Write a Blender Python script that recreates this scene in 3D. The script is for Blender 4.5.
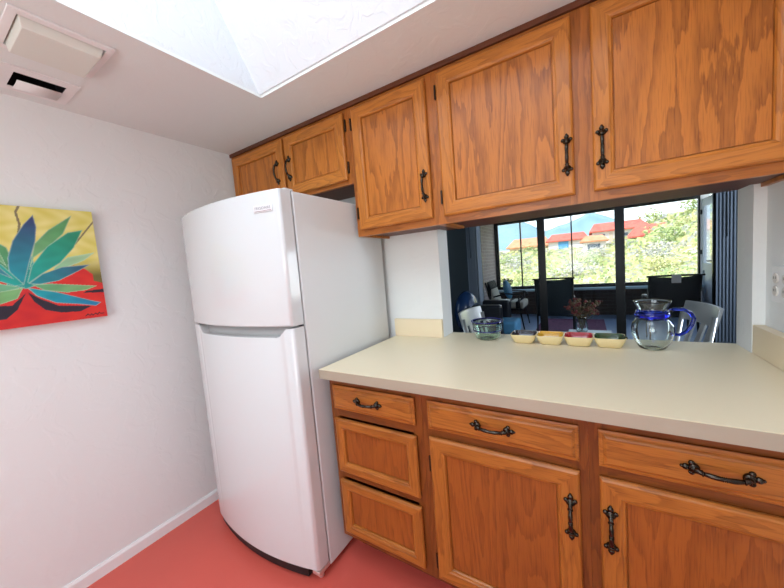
import bpy, math, random
from mathutils import Vector, Matrix
random.seed(7)
for o in list(bpy.data.objects): bpy.data.objects.remove(o)
S = bpy.context.scene
COL = S.collection
H = 2.1174      # kitchen ceiling
WR = 2.458      # right wall
# ------------------------------------------------ camera
f_px = 315.13; yaw, pitch, roll = 0.55712, -0.083174, -0.0811545
cam = bpy.data.cameras.new('camera'); camo = bpy.data.objects.new('camera', cam); COL.objects.link(camo)
fw = Vector((-math.sin(yaw)*math.cos(pitch), math.cos(yaw)*math.cos(pitch), math.sin(pitch)))
r0 = Vector((math.cos(yaw), math.sin(yaw), 0)); u0 = r0.cross(fw)
rr = math.cos(roll)*r0 + math.sin(roll)*u0; uu = -math.sin(roll)*r0 + math.cos(roll)*u0
camo.matrix_world = Matrix(((rr.x, uu.x, -fw.x, 1.94459), (rr.y, uu.y, -fw.y, -1.56387), (rr.z, uu.z, -fw.z, 1.30869), (0, 0, 0, 1)))
cam.sensor_width = 36; cam.lens = 36*f_px/784; cam.clip_start = .02; cam.clip_end = 900
S.camera = camo
# ------------------------------------------------ world
w = bpy.data.worlds.new('sky'); S.world = w; w.use_nodes = True
nt = w.node_tree; nt.nodes.clear()
N = nt.nodes.new; K = nt.links.new
tc = N('ShaderNodeTexCoord'); sx = N('ShaderNodeSeparateXYZ'); K(tc.outputs['Generated'], sx.inputs[0])
rp = N('ShaderNodeValToRGB'); K(sx.outputs['Z'], rp.inputs[0])
rp.color_ramp.elements[0].position = 0; rp.color_ramp.elements[0].color = (.86, .97, 1, 1)
rp.color_ramp.elements[1].position = .55; rp.color_ramp.elements[1].color = (.50, .72, 1, 1)
bg = N('ShaderNodeBackground'); bg.inputs[1].default_value = 2.3; K(rp.outputs[0], bg.inputs[0])
wo = N('ShaderNodeOutputWorld'); K(bg.outputs[0], wo.inputs[0])
# ------------------------------------------------ lights
def area(name, loc, target, sx_, sy_, power, col=(1, 1, 1)):
    l = bpy.data.lights.new(name, 'AREA'); l.shape = 'RECTANGLE'; l.size = sx_; l.size_y = sy_; l.energy = power; l.color = col
    o = bpy.data.objects.new(name, l); COL.objects.link(o); o.location = loc
    o.rotation_euler = (Vector(target)-Vector(loc)).to_track_quat('-Z', 'Y').to_euler(); return o
sun = bpy.data.lights.new('sun', 'SUN'); sun.energy = 5.5; sun.angle = .02; sun.color = (1, .95, .86)
so = bpy.data.objects.new('sun', sun); COL.objects.link(so); so.rotation_euler = Vector((.35, .55, -1)).to_track_quat('-Z', 'Y').to_euler()
area('skylight_daylight', (1.41, -1.78, 2.99), (1.41, -1.76, 0), 1.25, 1.25, 15, (1, 1, .97))
area('rear_fill', (1.5, -3.28, 1.35), (1.3, 0, 2.1), 1.5, 1.2, 22, (1, .99, .95))  # fill lamp added behind the camera, no window known there
area('dining_fill', (3.98, 1.5, 1.5), (0, 1.5, 1.1), 1.3, 1.1, 34, (.78, .88, 1))  # fill lamp added to brighten the dining room and its chairs
S.view_settings.view_transform = 'Standard'; S.view_settings.look = 'None'; S.view_settings.gamma = 1
S.view_settings.use_curve_mapping = False; S.view_settings.exposure = 0.0

# ------------------------------------------------ materials
MATS = {}
def newmat(name):
    m = bpy.data.materials.new(name); m.use_nodes = True; MATS[name] = m
    return m, m.node_tree.nodes, m.node_tree.links, m.node_tree.nodes['Principled BSDF']
def plain(name, col, rough=.5, metal=0, spec=.5, coat=0, bump=0, bscale=60, var=0):
    m, n, l, b = newmat(name)
    b.inputs['Base Color'].default_value = (*col, 1); b.inputs['Roughness'].default_value = rough
    b.inputs['Metallic'].default_value = metal; b.inputs['Specular IOR Level'].default_value = spec; b.inputs['Coat Weight'].default_value = coat
    t = n.new('ShaderNodeTexCoord'); ns = n.new('ShaderNodeTexNoise'); ns.inputs['Scale'].default_value = bscale; l.new(t.outputs['Object'], ns.inputs['Vector'])
    ns.inputs['Detail'].default_value = 4
    if var:
        mx = n.new('ShaderNodeMix'); mx.data_type = 'RGBA'; l.new(ns.outputs['Fac'], mx.inputs[0])
        mx.inputs[6].default_value = (*[c*(1-var) for c in col], 1); mx.inputs[7].default_value = (*[min(1, c*(1+var)) for c in col], 1)
        l.new(mx.outputs[2], b.inputs['Base Color'])
    if bump:
        bp = n.new('ShaderNodeBump'); bp.inputs['Strength'].default_value = bump; bp.inputs['Distance'].default_value = .002
        l.new(ns.outputs['Fac'], bp.inputs['Height']); l.new(bp.outputs[0], b.inputs['Normal'])
    return m
def plaster(name, col, strength=.5, scale=9):
    m, n, l, b = newmat(name)
    b.inputs['Base Color'].default_value = (*col, 1); b.inputs['Roughness'].default_value = .62; b.inputs['Specular IOR Level'].default_value = .3
    t = n.new('ShaderNodeTexCoord'); n1 = n.new('ShaderNodeTexNoise'); n1.inputs['Scale'].default_value = scale; n1.inputs['Detail'].default_value = 5; n1.inputs['Distortion'].default_value = 1.2
    l.new(t.outputs['Object'], n1.inputs['Vector'])
    rmp = n.new('ShaderNodeValToRGB'); rmp.color_ramp.elements[0].position = .50; rmp.color_ramp.elements[1].position = .56
    l.new(n1.outputs['Fac'], rmp.inputs[0])
    n2 = n.new('ShaderNodeTexNoise'); n2.inputs['Scale'].default_value = 80; l.new(t.outputs['Object'], n2.inputs['Vector'])
    ma = n.new('ShaderNodeMath'); ma.operation = 'MULTIPLY_ADD'; ma.inputs[1].default_value = .25; l.new(n2.outputs['Fac'], ma.inputs[0]); l.new(rmp.outputs[0], ma.inputs[2])
    bp = n.new('ShaderNodeBump'); bp.inputs['Strength'].default_value = strength; bp.inputs['Distance'].default_value = .0025
    l.new(ma.outputs[0], bp.inputs['Height']); l.new(bp.outputs[0], b.inputs['Normal'])
    return m
def oak(name, axis, light=(.60, .262, .062), dark=(.36, .125, .026), rough=.33, freq=7.0, contrast=1.0):
    m, n, l, b = newmat(name)
    t = n.new('ShaderNodeTexCoord'); oi = n.new('ShaderNodeObjectInfo')
    off = n.new('ShaderNodeVectorMath'); off.operation = 'ADD'
    sc = n.new('ShaderNodeVectorMath'); sc.operation = 'SCALE'; sc.inputs[3].default_value = 37.0
    cb = n.new('ShaderNodeCombineXYZ')
    for i in range(3): l.new(oi.outputs['Random'], cb.inputs[i])
    l.new(cb.outputs[0], sc.inputs[0]); l.new(t.outputs['Object'], off.inputs[0]); l.new(sc.outputs[0], off.inputs[1])
    def mp(s):
        k = n.new('ShaderNodeMapping'); k.inputs['Scale'].default_value = s; l.new(off.outputs[0], k.inputs['Vector']); return k
    def ax(a, g): return tuple(g if 'xyz'[i] == axis else a for i in range(3))
    m1 = mp(ax(freq, freq*.14)); n1 = n.new('ShaderNodeTexNoise'); n1.inputs['Scale'].default_value = 1; n1.inputs['Detail'].default_value = 1.5; n1.inputs['Distortion'].default_value = .35
    l.new(m1.outputs[0], n1.inputs['Vector'])
    m2 = mp(ax(75, 10)); n2 = n.new('ShaderNodeTexNoise'); n2.inputs['Scale'].default_value = 1; n2.inputs['Detail'].default_value = 3; l.new(m2.outputs[0], n2.inputs['Vector'])
    a1 = n.new('ShaderNodeMath'); a1.operation = 'MULTIPLY_ADD'; l.new(n1.outputs['Fac'], a1.inputs[0]); a1.inputs[1].default_value = 11
    a1b = n.new('ShaderNodeMath'); a1b.operation = 'MULTIPLY'; a1b.inputs[1].default_value = .95; l.new(n2.outputs['Fac'], a1b.inputs[0]); l.new(a1b.outputs[0], a1.inputs[2])
    fr = n.new('ShaderNodeMath'); fr.operation = 'FRACT'; l.new(a1.outputs[0], fr.inputs[0])
    rmp = n.new('ShaderNodeValToRGB'); l.new(fr.outputs[0], rmp.inputs[0]); e = rmp.color_ramp.elements
    e[0].position = 0; e[0].color = (1, 1, 1, 1); e[1].position = 1; e[1].color = (.95, .95, .95, 1)
    for p_, c_ in ((.14, .80), (.36, .42), (.62, .12), (.90, .02), (.955, .10)): k = e.new(p_); k.color = (c_, c_, c_, 1)
    m3 = mp(ax(330, 14)); n3 = n.new('ShaderNodeTexNoise'); n3.inputs['Scale'].default_value = 1; n3.inputs['Detail'].default_value = 2; l.new(m3.outputs[0], n3.inputs['Vector'])
    r3 = n.new('ShaderNodeValToRGB'); r3.color_ramp.elements[0].position = .50; r3.color_ramp.elements[1].position = .72; l.new(n3.outputs['Fac'], r3.inputs[0])
    a2 = n.new('ShaderNodeMath'); a2.operation = 'MULTIPLY_ADD'; a2.use_clamp = True; a2.inputs[1].default_value = .5; l.new(r3.outputs[0], a2.inputs[0])
    a3 = n.new('ShaderNodeMath'); a3.operation = 'MULTIPLY'; a3.inputs[1].default_value = .62*contrast; l.new(rmp.outputs[0], a3.inputs[0]); l.new(a3.outputs[0], a2.inputs[2])
    mx = n.new('ShaderNodeMix'); mx.data_type = 'RGBA'; mx.inputs[6].default_value = (*light, 1); mx.inputs[7].default_value = (*dark, 1)
    l.new(a2.outputs[0], mx.inputs[0])
    m4 = mp(ax(3, 1)); n4 = n.new('ShaderNodeTexNoise'); n4.inputs['Scale'].default_value = 1; l.new(m4.outputs[0], n4.inputs['Vector'])
    hs = n.new('ShaderNodeHueSaturation'); mr = n.new('ShaderNodeMapRange'); mr.inputs[3].default_value = .86; mr.inputs[4].default_value = 1.12
    l.new(n4.outputs['Fac'], mr.inputs[0]); l.new(mr.outputs[0], hs.inputs['Value']); l.new(mx.outputs[2], hs.inputs['Color']); l.new(hs.outputs[0], b.inputs['Base Color'])
    b.inputs['Roughness'].default_value = rough; b.inputs['Coat Weight'].default_value = .08; b.inputs['Coat Roughness'].default_value = .25; b.inputs['Specular IOR Level'].default_value = .38
    bp = n.new('ShaderNodeBump'); bp.inputs['Strength'].default_value = .12; bp.inputs['Distance'].default_value = .001; bp.invert = True
    l.new(a2.outputs[0], bp.inputs['Height']); l.new(bp.outputs[0], b.inputs['Normal'])
    return m
def glass(name, col=(1, 1, 1), rough=0, ior=1.45):
    m, n, l, b = newmat(name); b.inputs['Base Color'].default_value = (*col, 1); b.inputs['Transmission Weight'].default_value = 1
    b.inputs['Roughness'].default_value = rough; b.inputs['IOR'].default_value = ior; return m
def pane(name, tint=(1, 1, 1), refl=.08):
    m, n, l, b = newmat(name); n.remove(b)
    tr = n.new('ShaderNodeBsdfTransparent'); tr.inputs[0].default_value = (*tint, 1); gl = n.new('ShaderNodeBsdfGlossy'); gl.inputs['Roughness'].default_value = .02
    fz = n.new('ShaderNodeFresnel'); fz.inputs[0].default_value = 1.45; mx = n.new('ShaderNodeMixShader')
    fm_ = n.new('ShaderNodeMath'); fm_.operation = 'MULTIPLY'; fm_.inputs[1].default_value = .45; l.new(fz.outputs[0], fm_.inputs[0]); l.new(fm_.outputs[0], mx.inputs[0]); l.new(tr.outputs[0], mx.inputs[1]); l.new(gl.outputs[0], mx.inputs[2]); l.new(mx.outputs[0], n['Material Output'].inputs[0]); return m
def brick(name, c1, c2, mortar, scale=4.5, axis='x'):
    m, n, l, b = newmat(name); t = n.new('ShaderNodeTexCoord'); sp = n.new('ShaderNodeSeparateXYZ'); cb = n.new('ShaderNodeCombineXYZ')
    l.new(t.outputs['Object'], sp.inputs[0]); l.new(sp.outputs['XYZ'.index(axis.upper())], cb.inputs[0]); l.new(sp.outputs[2], cb.inputs[1])
    br = n.new('ShaderNodeTexBrick'); l.new(cb.outputs[0], br.inputs['Vector']); br.inputs['Scale'].default_value = scale
    br.inputs['Color1'].default_value = (*c1, 1); br.inputs['Color2'].default_value = (*c2, 1); br.inputs['Mortar'].default_value = (*mortar, 1)
    br.inputs['Mortar Size'].default_value = .03; br.inputs['Row Height'].default_value = .36; br.inputs['Brick Width'].default_value = 1.35
    l.new(br.outputs['Color'], b.inputs['Base Color']); b.inputs['Roughness'].default_value = .85
    bp = n.new('ShaderNodeBump'); bp.inputs['Strength'].default_value = .6; bp.inputs['Distance'].default_value = .01; bp.invert = True
    l.new(br.outputs['Fac'], bp.inputs['Height']); l.new(bp.outputs[0], b.inputs['Normal']); return m
def mottled(name, cols, scale, rough=.9, detail=6):
    m, n, l, b = newmat(name); t = n.new('ShaderNodeTexCoord'); ns = n.new('ShaderNodeTexNoise'); ns.inputs['Scale'].default_value = scale; ns.inputs['Detail'].default_value = detail
    l.new(t.outputs['Object'], ns.inputs['Vector']); rp = n.new('ShaderNodeValToRGB'); l.new(ns.outputs['Fac'], rp.inputs[0]); e = rp.color_ramp.elements
    for i, c in enumerate(cols):
        p = .3+.4*i/(len(cols)-1)
        if i == 0: k = e[0]
        elif i == len(cols)-1: k = e[-1]
        else: k = e.new(p)
        k.position = p; k.color = (*c, 1)
    l.new(rp.outputs[0], b.inputs['Base Color']); b.inputs['Roughness'].default_value = rough; return m
def vcol(name, rough=.5):
    m, n, l, b = newmat(name); a = n.new('ShaderNodeVertexColor'); a.layer_name = 'Col'; l.new(a.outputs[0], b.inputs['Base Color'])
    b.inputs['Roughness'].default_value = rough; return m

m_wall = plaster('wall_plaster', (.785, .80, .795), .22)
m_ceil = plaster('ceiling_plaster', (.785, .825, .815), .12)
m_well = plaster('skylight_plaster', (.74, .77, .80), .35, 12)
m_floor = plain('red_floor', (.68, .112, .082), .38, var=.06, bscale=3, bump=.03)
m_white = plain('white_paint', (.83, .82, .82), .35)
m_oakv = oak('oak_vertical', 'z', (.53, .186, .030), (.27, .084, .013), freq=9.0, contrast=.85); m_oakh = oak('oak_horizontal', 'x', (.53, .186, .030), (.27, .084, .013), freq=9.0, contrast=.85)
m_panel = oak('oak_panel', 'z', (.52, .172, .027), (.225, .066, .010), freq=6.5, contrast=1.1)
m_bpanel = oak('oak_base_panel', 'z', (.33, .092, .015), (.18, .045, .008), freq=7.5, contrast=.8)  # same oak darkened: weaker light on the base units is in the colour
m_bv = oak('oak_base_vertical', 'z', (.41, .135, .022), (.19, .055, .009), freq=9.0, contrast=.8); m_bh = oak('oak_base_horizontal', 'x', (.43, .145, .024), (.19, .055, .009), freq=8.0, contrast=.85)  # also darkened to hold the dimmer light low down
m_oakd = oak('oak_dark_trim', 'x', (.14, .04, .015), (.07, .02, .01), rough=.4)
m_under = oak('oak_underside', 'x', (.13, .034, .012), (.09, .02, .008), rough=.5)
m_kick = plain('toe_kick', (.09, .016, .012), .6)  # dark red puts the shaded floor under the cabinets into the board
m_fridge = plain('fridge_white', (.66, .675, .685), .16, coat=.3, bump=.015, bscale=200)
m_fside = plain('fridge_side_white', (.68, .69, .69), .38, bump=.06, bscale=400)
m_grey = plain('recess_grey', (.42, .43, .44), .4)
m_gasket = plain('gasket', (.10, .10, .105), .7)
m_black = plain('matt_black', (.012, .012, .014), .5)
m_counter = plain('cream_laminate', (.88, .78, .56), .34, var=.02, bscale=500)
m_edge_shade = plain('laminate_edge_shade', (.40, .345, .265), .4)  # same cream laminate, with red floor bounce and shade put into its colour
m_splash = plain('splash_laminate', (.82, .69, .48), .4)
m_brass = plain('antique_brass', (.055, .047, .038), .22, metal=1, var=.5, bscale=160)
m_hinge = plain('dark_hinge', (.03, .018, .012), .4, metal=.6)
m_lens = plain('frosted_lens', (.72, .74, .68), .35)
m_glass = glass('clear_glass', (.93, .98, .96)); m_gblue = glass('blue_glass', (.03, .07, .75)); m_ggreen = glass('green_glass', (.80, .95, .88))
m_pane = pane('window_glass'); m_alu = plain('brushed_aluminium', (.78, .78, .77), .33, metal=.8, bump=.05, bscale=300)
m_frame = plain('dark_bronze_frame', (.008, .008, .009), .35)
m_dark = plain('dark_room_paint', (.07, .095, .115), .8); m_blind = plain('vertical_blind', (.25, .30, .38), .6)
m_ceramic = plain('cream_ceramic', (.80, .66, .36), .2)
m_paint = vcol('canvas_paint', .45)

# ------------------------------------------------ mesh builder
WO = {}
class MB:
    def __init__(s): s.v = []; s.f = []; s.m = []; s.sm = []
    def add(s, vs, fs, m=0, smooth=False):
        b = len(s.v); s.v += [Vector(v) for v in vs]; s.f += [tuple(b+i for i in f) for f in fs]; s.m += [m]*len(fs); s.sm += [smooth]*len(fs); return s
    def box(s, x0, x1, y0, y1, z0, z1, m=0, fm=None):
        vs = [(x0, y0, z0), (x1, y0, z0), (x1, y1, z0), (x0, y1, z0), (x0, y0, z1), (x1, y0, z1), (x1, y1, z1), (x0, y1, z1)]
        return s.add(vs, [(0, 3, 2, 1), (4, 5, 6, 7), (0, 1, 5, 4), (1, 2, 6, 5), (2, 3, 7, 6), (3, 0, 4, 7)], m)
    def hexa(s, p, m=0): return s.add(p, [(0, 3, 2, 1), (4, 5, 6, 7), (0, 1, 5, 4), (1, 2, 6, 5), (2, 3, 7, 6), (3, 0, 4, 7)], m)
    def lathe(s, prof, c=(0, 0, 0), seg=24, m=0, axis='z', closed=False, sx=1, sy=1):
        vs = []; fs = []; n = len(prof)
        for (r, h) in prof:
            for i in range(seg):
                a = 2*math.pi*i/seg; x, y = r*math.cos(a)*sx, r*math.sin(a)*sy
                p = (x, y, h) if axis == 'z' else ((h, x, y) if axis == 'x' else (x, -h, y))
                vs.append((p[0]+c[0], p[1]+c[1], p[2]+c[2]))
        for j in range(n-1 if not closed else n):
            k = (j+1) % n
            for i in range(seg): fs.append((j*seg+i, j*seg+(i+1) % seg, k*seg+(i+1) % seg, k*seg+i))
        if not closed:
            fs.append(tuple(reversed(range(seg)))); fs.append(tuple((n-1)*seg+i for i in range(seg)))
        return s.add(vs, fs, m, True)
    def tube(s, path, r, seg=10, m=0, closed=False, flat=1.0):
        P = [Vector(p) for p in path]; n = len(P); R = r if isinstance(r, (list, tuple)) else [r]*n
        vs = []; fs = []; ref = None
        for i in range(n):
            if closed: d = (P[(i+1) % n]-P[i-1]).normalized()
            else: d = (P[min(i+1, n-1)]-P[max(i-1, 0)]).normalized()
            if ref is None:
                ref = Vector((0, 0, 1)) if abs(d.z) < .9 else Vector((1, 0, 0))
            a = (ref-d*ref.dot(d)).normalized(); b = d.cross(a); ref = a
            for k in range(seg):
                t = 2*math.pi*k/seg; vs.append(P[i]+a*math.cos(t)*R[i]+b*math.sin(t)*R[i]*flat)
        for i in range(n if closed else n-1):
            j = (i+1) % n
            for k in range(seg): fs.append((i*seg+k, i*seg+(k+1) % seg, j*seg+(k+1) % seg, j*seg+k))
        if not closed: fs.append(tuple(reversed(range(seg)))); fs.append(tuple((n-1)*seg+k for k in range(seg)))
        return s.add(vs, fs, m, True)
    def ball(s, c, r, m=0, sx=1, sy=1, sz=1, seg=12, rings=7):
        prof = [(max(1e-4, r*math.sin(math.pi*i/rings)), -r*math.cos(math.pi*i/rings)*sz) for i in range(rings+1)]
        return s.lathe(prof, c, seg, m, sx=sx, sy=sy)
    def slab(s, axes, rect, t0, t1, holes, m=0):
        # rectangle in plane (a,b) with thickness on third axis; holes are rectangles
        A, B = axes; a0, a1, b0, b1 = rect
        xa = sorted({a0, a1, *[h[0] for h in holes], *[h[1] for h in holes]}); xb = sorted({b0, b1, *[h[2] for h in holes], *[h[3] for h in holes]})
        T = ({0, 1, 2}-{A, B}).pop()
        ok = lambda i, j: 0 <= i < len(xa)-1 and 0 <= j < len(xb)-1 and not any(h[0]-1e-6 < (xa[i]+xa[i+1])/2 < h[1] and h[2] < (xb[j]+xb[j+1])/2 < h[3] for h in holes)
        idx = {}; vs = []; fs = []
        def V(i, j, t):
            k = (i, j, t)
            if k not in idx:
                p = [0, 0, 0]; p[A] = xa[i]; p[B] = xb[j]; p[T] = t1 if t else t0; idx[k] = len(vs); vs.append(tuple(p))
            return idx[k]
        for i in range(len(xa)-1):
            for j in range(len(xb)-1):
                if not ok(i, j): continue
                fs.append((V(i, j, 0), V(i, j+1, 0), V(i+1, j+1, 0), V(i+1, j, 0))); fs.append((V(i, j, 1), V(i+1, j, 1), V(i+1, j+1, 1), V(i, j+1, 1)))
                if not ok(i-1, j): fs.append((V(i, j, 0), V(i, j, 1), V(i, j+1, 1), V(i, j+1, 0)))
                if not ok(i+1, j): fs.append((V(i+1, j, 0), V(i+1, j+1, 0), V(i+1, j+1, 1), V(i+1, j, 1)))
                if not ok(i, j-1): fs.append((V(i, j, 0), V(i+1, j, 0), V(i+1, j, 1), V(i, j, 1)))
                if not ok(i, j+1): fs.append((V(i, j+1, 0), V(i, j+1, 1), V(i+1, j+1, 1), V(i+1, j+1, 0)))
        return s.add(vs, fs, m)
    def xf(s, M, start=0):
        for i in range(start, len(s.v)): s.v[i] = M @ s.v[i]
        return s
    def build(s, name, mats, parent=None, origin=None, bevel=0, label=None, cat=None, group=None, kind=None, recalc=True, seg=2):
        if not isinstance(mats, (list, tuple)): mats = [mats]
        if origin is None:
            lo = [min(v[i] for v in s.v) for i in range(3)]; hi = [max(v[i] for v in s.v) for i in range(3)]
            origin = Vector([(lo[i]+hi[i])/2 for i in range(3)])
            if parent is None: origin.z = lo[2]
        origin = Vector(origin)
        me = bpy.data.meshes.new(name); me.from_pydata([v-origin for v in s.v], [], s.f); me.update()
        for m in mats: me.materials.append(m)
        me.polygons.foreach_set('material_index', s.m); me.polygons.foreach_set('use_smooth', s.sm)
        if recalc:
            import bmesh
            bm = bmesh.new(); bm.from_mesh(me); bmesh.ops.recalc_face_normals(bm, faces=bm.faces); bm.to_mesh(me); bm.free()
        o = bpy.data.objects.new(name, me); COL.objects.link(o); WO[o.name] = origin
        if parent is not None: o.parent = parent; o.location = origin-WO[parent.name]
        else: o.location = origin
        if bevel:
            b = o.modifiers.new('bevel', 'BEVEL'); b.width = bevel; b.segments = seg; b.limit_method = 'ANGLE'; b.angle_limit = math.radians(50); b.harden_normals = False
            me.polygons.foreach_set('use_smooth', [True]*len(me.polygons))
            wn = o.modifiers.new('wn', 'WEIGHTED_NORMAL')
        tag(o, label, cat, group, kind); return o
def tag(o, label=None, cat=None, group=None, kind=None):
    if label: o['label'] = label
    if cat: o['category'] = cat
    if group: o['group'] = group
    if kind: o['kind'] = kind
def thing(name, loc, label, cat, group=None):
    o = bpy.data.objects.new(name, None); COL.objects.link(o); o.location = loc; o.empty_display_size = .05; WO[o.name] = Vector(loc)
    tag(o, label, cat, group); return o
def dup(o, parent=None, loc=None, rot=None, label=None, group=None):
    c = o.copy(); COL.objects.link(c); c.parent = parent
    if loc is not None: c.location = loc
    if rot is not None: c.rotation_euler = rot
    if label: c['label'] = label
    if group: c['group'] = group
    for ch in list(o.children): dup(ch, c)
    return c

# ================================================ SETTING: kitchen shell
MB().box(-.15, WR+.15, -3.35, .0, -.06, 0).build('floor', m_floor, origin=(0, 0, 0), kind='structure')
MB().slab((0, 1), (-.12, WR+.12, -3.3, 0), H, H+.012, [(.715, 2.10, -2.50, -.568), (.394, .590, -1.275, -1.073), (.092, .226, -1.245, -1.085)]).build('ceiling', m_ceil, origin=(0, 0, 0), kind='structure')
MB().box(-.12, 0, -3.3, .132, 0, H).build('wall_left', m_wall, origin=(0, 0, 0), kind='structure')
J0, J1 = 1.2806, 2.4265
MB().slab((0, 2), (0, 3.9, 0, 2.5), 0, .132, [(J0, J1, .873, 1.505)]).build('wall_back', m_wall, origin=(0, 0, 0), kind='structure')
MB().box(J0, J1, .0, .132, 1.491, 1.505).build('trim_4', m_under, kind='structure')
MB().box(WR, WR+.12, -3.3, 0, 0, H).build('wall_right', m_wall, origin=(0, 0, 0), kind='structure')
MB().slab((0, 2), (0, WR, 0, H), -3.3, -3.2, [(.75, 2.25, .75, 1.95)]).build('wall_rear', m_wall, origin=(0, 0, 0), kind='structure')
b = MB(); b.slab((0, 2), (.69, 2.31, .69, 2.01), -3.2, -3.18, [(.75, 2.25, .75, 1.95)]); b.box(1.485, 1.515, -3.25, -3.22, .75, 1.95)
wf = b.build('added_window_1', m_white, kind='structure')  # window out of view, added to house the rear fill lamp
# skylight shaft
zt = 3.00; dy = (zt-H)*.57; T = .04
b = MB()
X0, X1, Y0, Y1 = .715, 2.10, -2.50, -.568
HB = H+.012; yb1 = Y1-.012*.57
b.hexa([(X0-T, yb1, HB), (X1+T, yb1, HB), (X1+T, yb1+T, HB), (X0-T, yb1+T, HB), (X0-T, Y1-dy, zt), (X1+T, Y1-dy, zt), (X1+T, Y1-dy+T, zt), (X0-T, Y1-dy+T, zt)])
b.box(X0-T, X0, Y0-T, Y1, HB, zt); b.box(X1, X1+T, Y0-T, Y1, HB, zt); b.box(X0-T, X1+T, Y0-T, Y0, HB, zt)
b.build('trim_1', m_well, origin=(0, 0, 0), kind='structure')
MB().slab((0, 1), (-.6, 3.9, -3.4, .2), zt, zt+.05, [(X0, X1, Y0, Y1-dy)]).build('trim_2', m_white, origin=(0, 0, 0), kind='structure')
b = MB(); m_acr, n_, l_, b_ = newmat('milky_acrylic'); n_.remove(b_); tl_ = n_.new('ShaderNodeBsdfTranslucent'); tl_.inputs[0].default_value = (.8, .85, .9, 1); l_.new(tl_.outputs[0], n_['Material Output'].inputs[0])
b.hexa([(X0-.05, Y0-.05, zt+.05), (X1+.05, Y0-.05, zt+.05), (X1+.05, Y1-dy+.05, zt+.05), (X0-.05, Y1-dy+.05, zt+.05), (X0+.1, Y0+.1, zt+.20), (X1-.1, Y0+.1, zt+.20), (X1-.1, Y1-dy-.1, zt+.20), (X0+.1, Y1-dy-.1, zt+.20)])
b.build('window_3', m_acr, bevel=.02, kind='structure')  # cover out of view, added to diffuse direct sun in the shaft
# baseboard with eased top
b = MB(); b.add([(0, -3.2, 0), (.013, -3.2, 0), (.013, -3.2, .048), (.006, -3.2, .06), (0, -3.2, .06), (0, 0, 0), (.013, 0, 0), (.013, 0, .048), (.006, 0, .06), (0, 0, .06)],
    [(0, 1, 2, 3, 4), (9, 8, 7, 6, 5), (0, 5, 6, 1), (1, 6, 7, 2), (2, 7, 8, 3), (3, 8, 9, 4), (4, 9, 5, 0)]); b.build('baseboard_left', m_white, kind='structure')

# ================================================ DINING ROOM AND PORCH SHELL
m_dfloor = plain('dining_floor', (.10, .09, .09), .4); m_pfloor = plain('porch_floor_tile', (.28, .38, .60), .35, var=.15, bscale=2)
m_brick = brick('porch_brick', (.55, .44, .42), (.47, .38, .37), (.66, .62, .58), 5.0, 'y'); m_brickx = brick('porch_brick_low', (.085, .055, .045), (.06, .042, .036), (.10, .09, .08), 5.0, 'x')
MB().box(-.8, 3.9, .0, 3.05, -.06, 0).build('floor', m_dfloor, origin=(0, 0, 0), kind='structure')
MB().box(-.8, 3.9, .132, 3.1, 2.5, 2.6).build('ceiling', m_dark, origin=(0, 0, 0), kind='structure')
MB().slab((1, 2), (.132, 3.0, 0, 2.5), -.8, -.7, [(.8, 1.8, .95, 2.0)]).build('wall_left', m_dark, origin=(0, 0, 0), kind='structure')  # unseen opening added to let more light into the dining room
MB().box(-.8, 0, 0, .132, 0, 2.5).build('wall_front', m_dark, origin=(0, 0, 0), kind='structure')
MB().slab((1, 2), (.132, 3.0, 0, 2.5), 3.8, 3.9, [(.85, 2.15, .95, 2.05)]).build('wall_right', m_dark, origin=(0, 0, 0), kind='structure')  # unseen opening cut for the added dining lamp
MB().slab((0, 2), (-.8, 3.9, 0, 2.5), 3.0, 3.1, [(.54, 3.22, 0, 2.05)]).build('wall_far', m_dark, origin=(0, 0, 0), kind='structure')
b = MB(); b.box(.54, .60, 3.0, 3.1, 0, 2.05); b.box(3.16, 3.22, 3.0, 3.1, 0, 2.05); b.box(.60, 3.16, 3.0, 3.1, 2.0, 2.05); b.box(.60, 3.16, 3.0, 3.1, 0, .02)
d1 = b.build('door_1', m_frame, kind='structure')
for a0, a1, yy in ((.60, 1.49, 3.03), (1.397, 2.33, 3.06), (2.235, 3.16, 3.03)):
    q = MB(); st = .08 if a0 > .7 else .06
    q.box(a0, a0+st, yy-.015, yy+.015, .02, 2.0); q.box(a1-st-.012, a1, yy-.015, yy+.015, .02, 2.0); q.box(a0+st, a1-st, yy-.015, yy+.015, .02, .09); q.box(a0+st, a1-st, yy-.015, yy+.015, 1.93, 2.0)
    fr = q.build('sliding_panel', m_frame, d1)
    MB().box(a0+st, a1-st, yy-.003, yy+.003, .09, 1.93).build('pane', m_pane, fr)
# porch
MB().box(-.2, 4.2, 3.05, 6.6, -.06, 0).build('floor', m_pfloor, origin=(0, 0, 0), kind='structure')
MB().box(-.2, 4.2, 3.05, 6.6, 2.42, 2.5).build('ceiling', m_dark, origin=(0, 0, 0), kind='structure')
MB().box(-.1, .10, 3.1, 6.3, 0, 2.42).build('wall_porch_left', m_brick, origin=(0, 0, 0), kind='structure')
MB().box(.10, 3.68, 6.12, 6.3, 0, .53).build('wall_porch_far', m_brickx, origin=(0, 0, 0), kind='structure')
MB().box(.10, 3.68, 5.98, 6.32, .53, .57).build('trim_3', plain('sill_stone', (.55, .74, .85), .5), kind='structure')
b = MB(); b.slab((0, 2), (.10, 3.68, .57, 2.42), 6.18, 6.24, [(.185, .665, .64, 2.09), (.69, 1.675, .64, 2.09), (1.70, 2.51, .64, 2.09), (2.55, 3.655, .64, 2.09)])
w2 = b.build('window_2', m_frame, kind='structure')
for a0, a1 in ((.185, .665), (.69, 1.675), (1.70, 2.51), (2.55, 3.655)): MB().box(a0, a1, 6.205, 6.211, .64, 2.09).build('pane', m_pane, w2)
MB().slab((1, 2), (3.1, 6.3, 0, 2.42), 3.68, 3.8, [(5.30, 6.16, 0, 2.24)]).build('wall_porch_right', m_white, origin=(0, 0, 0), kind='structure')
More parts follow.
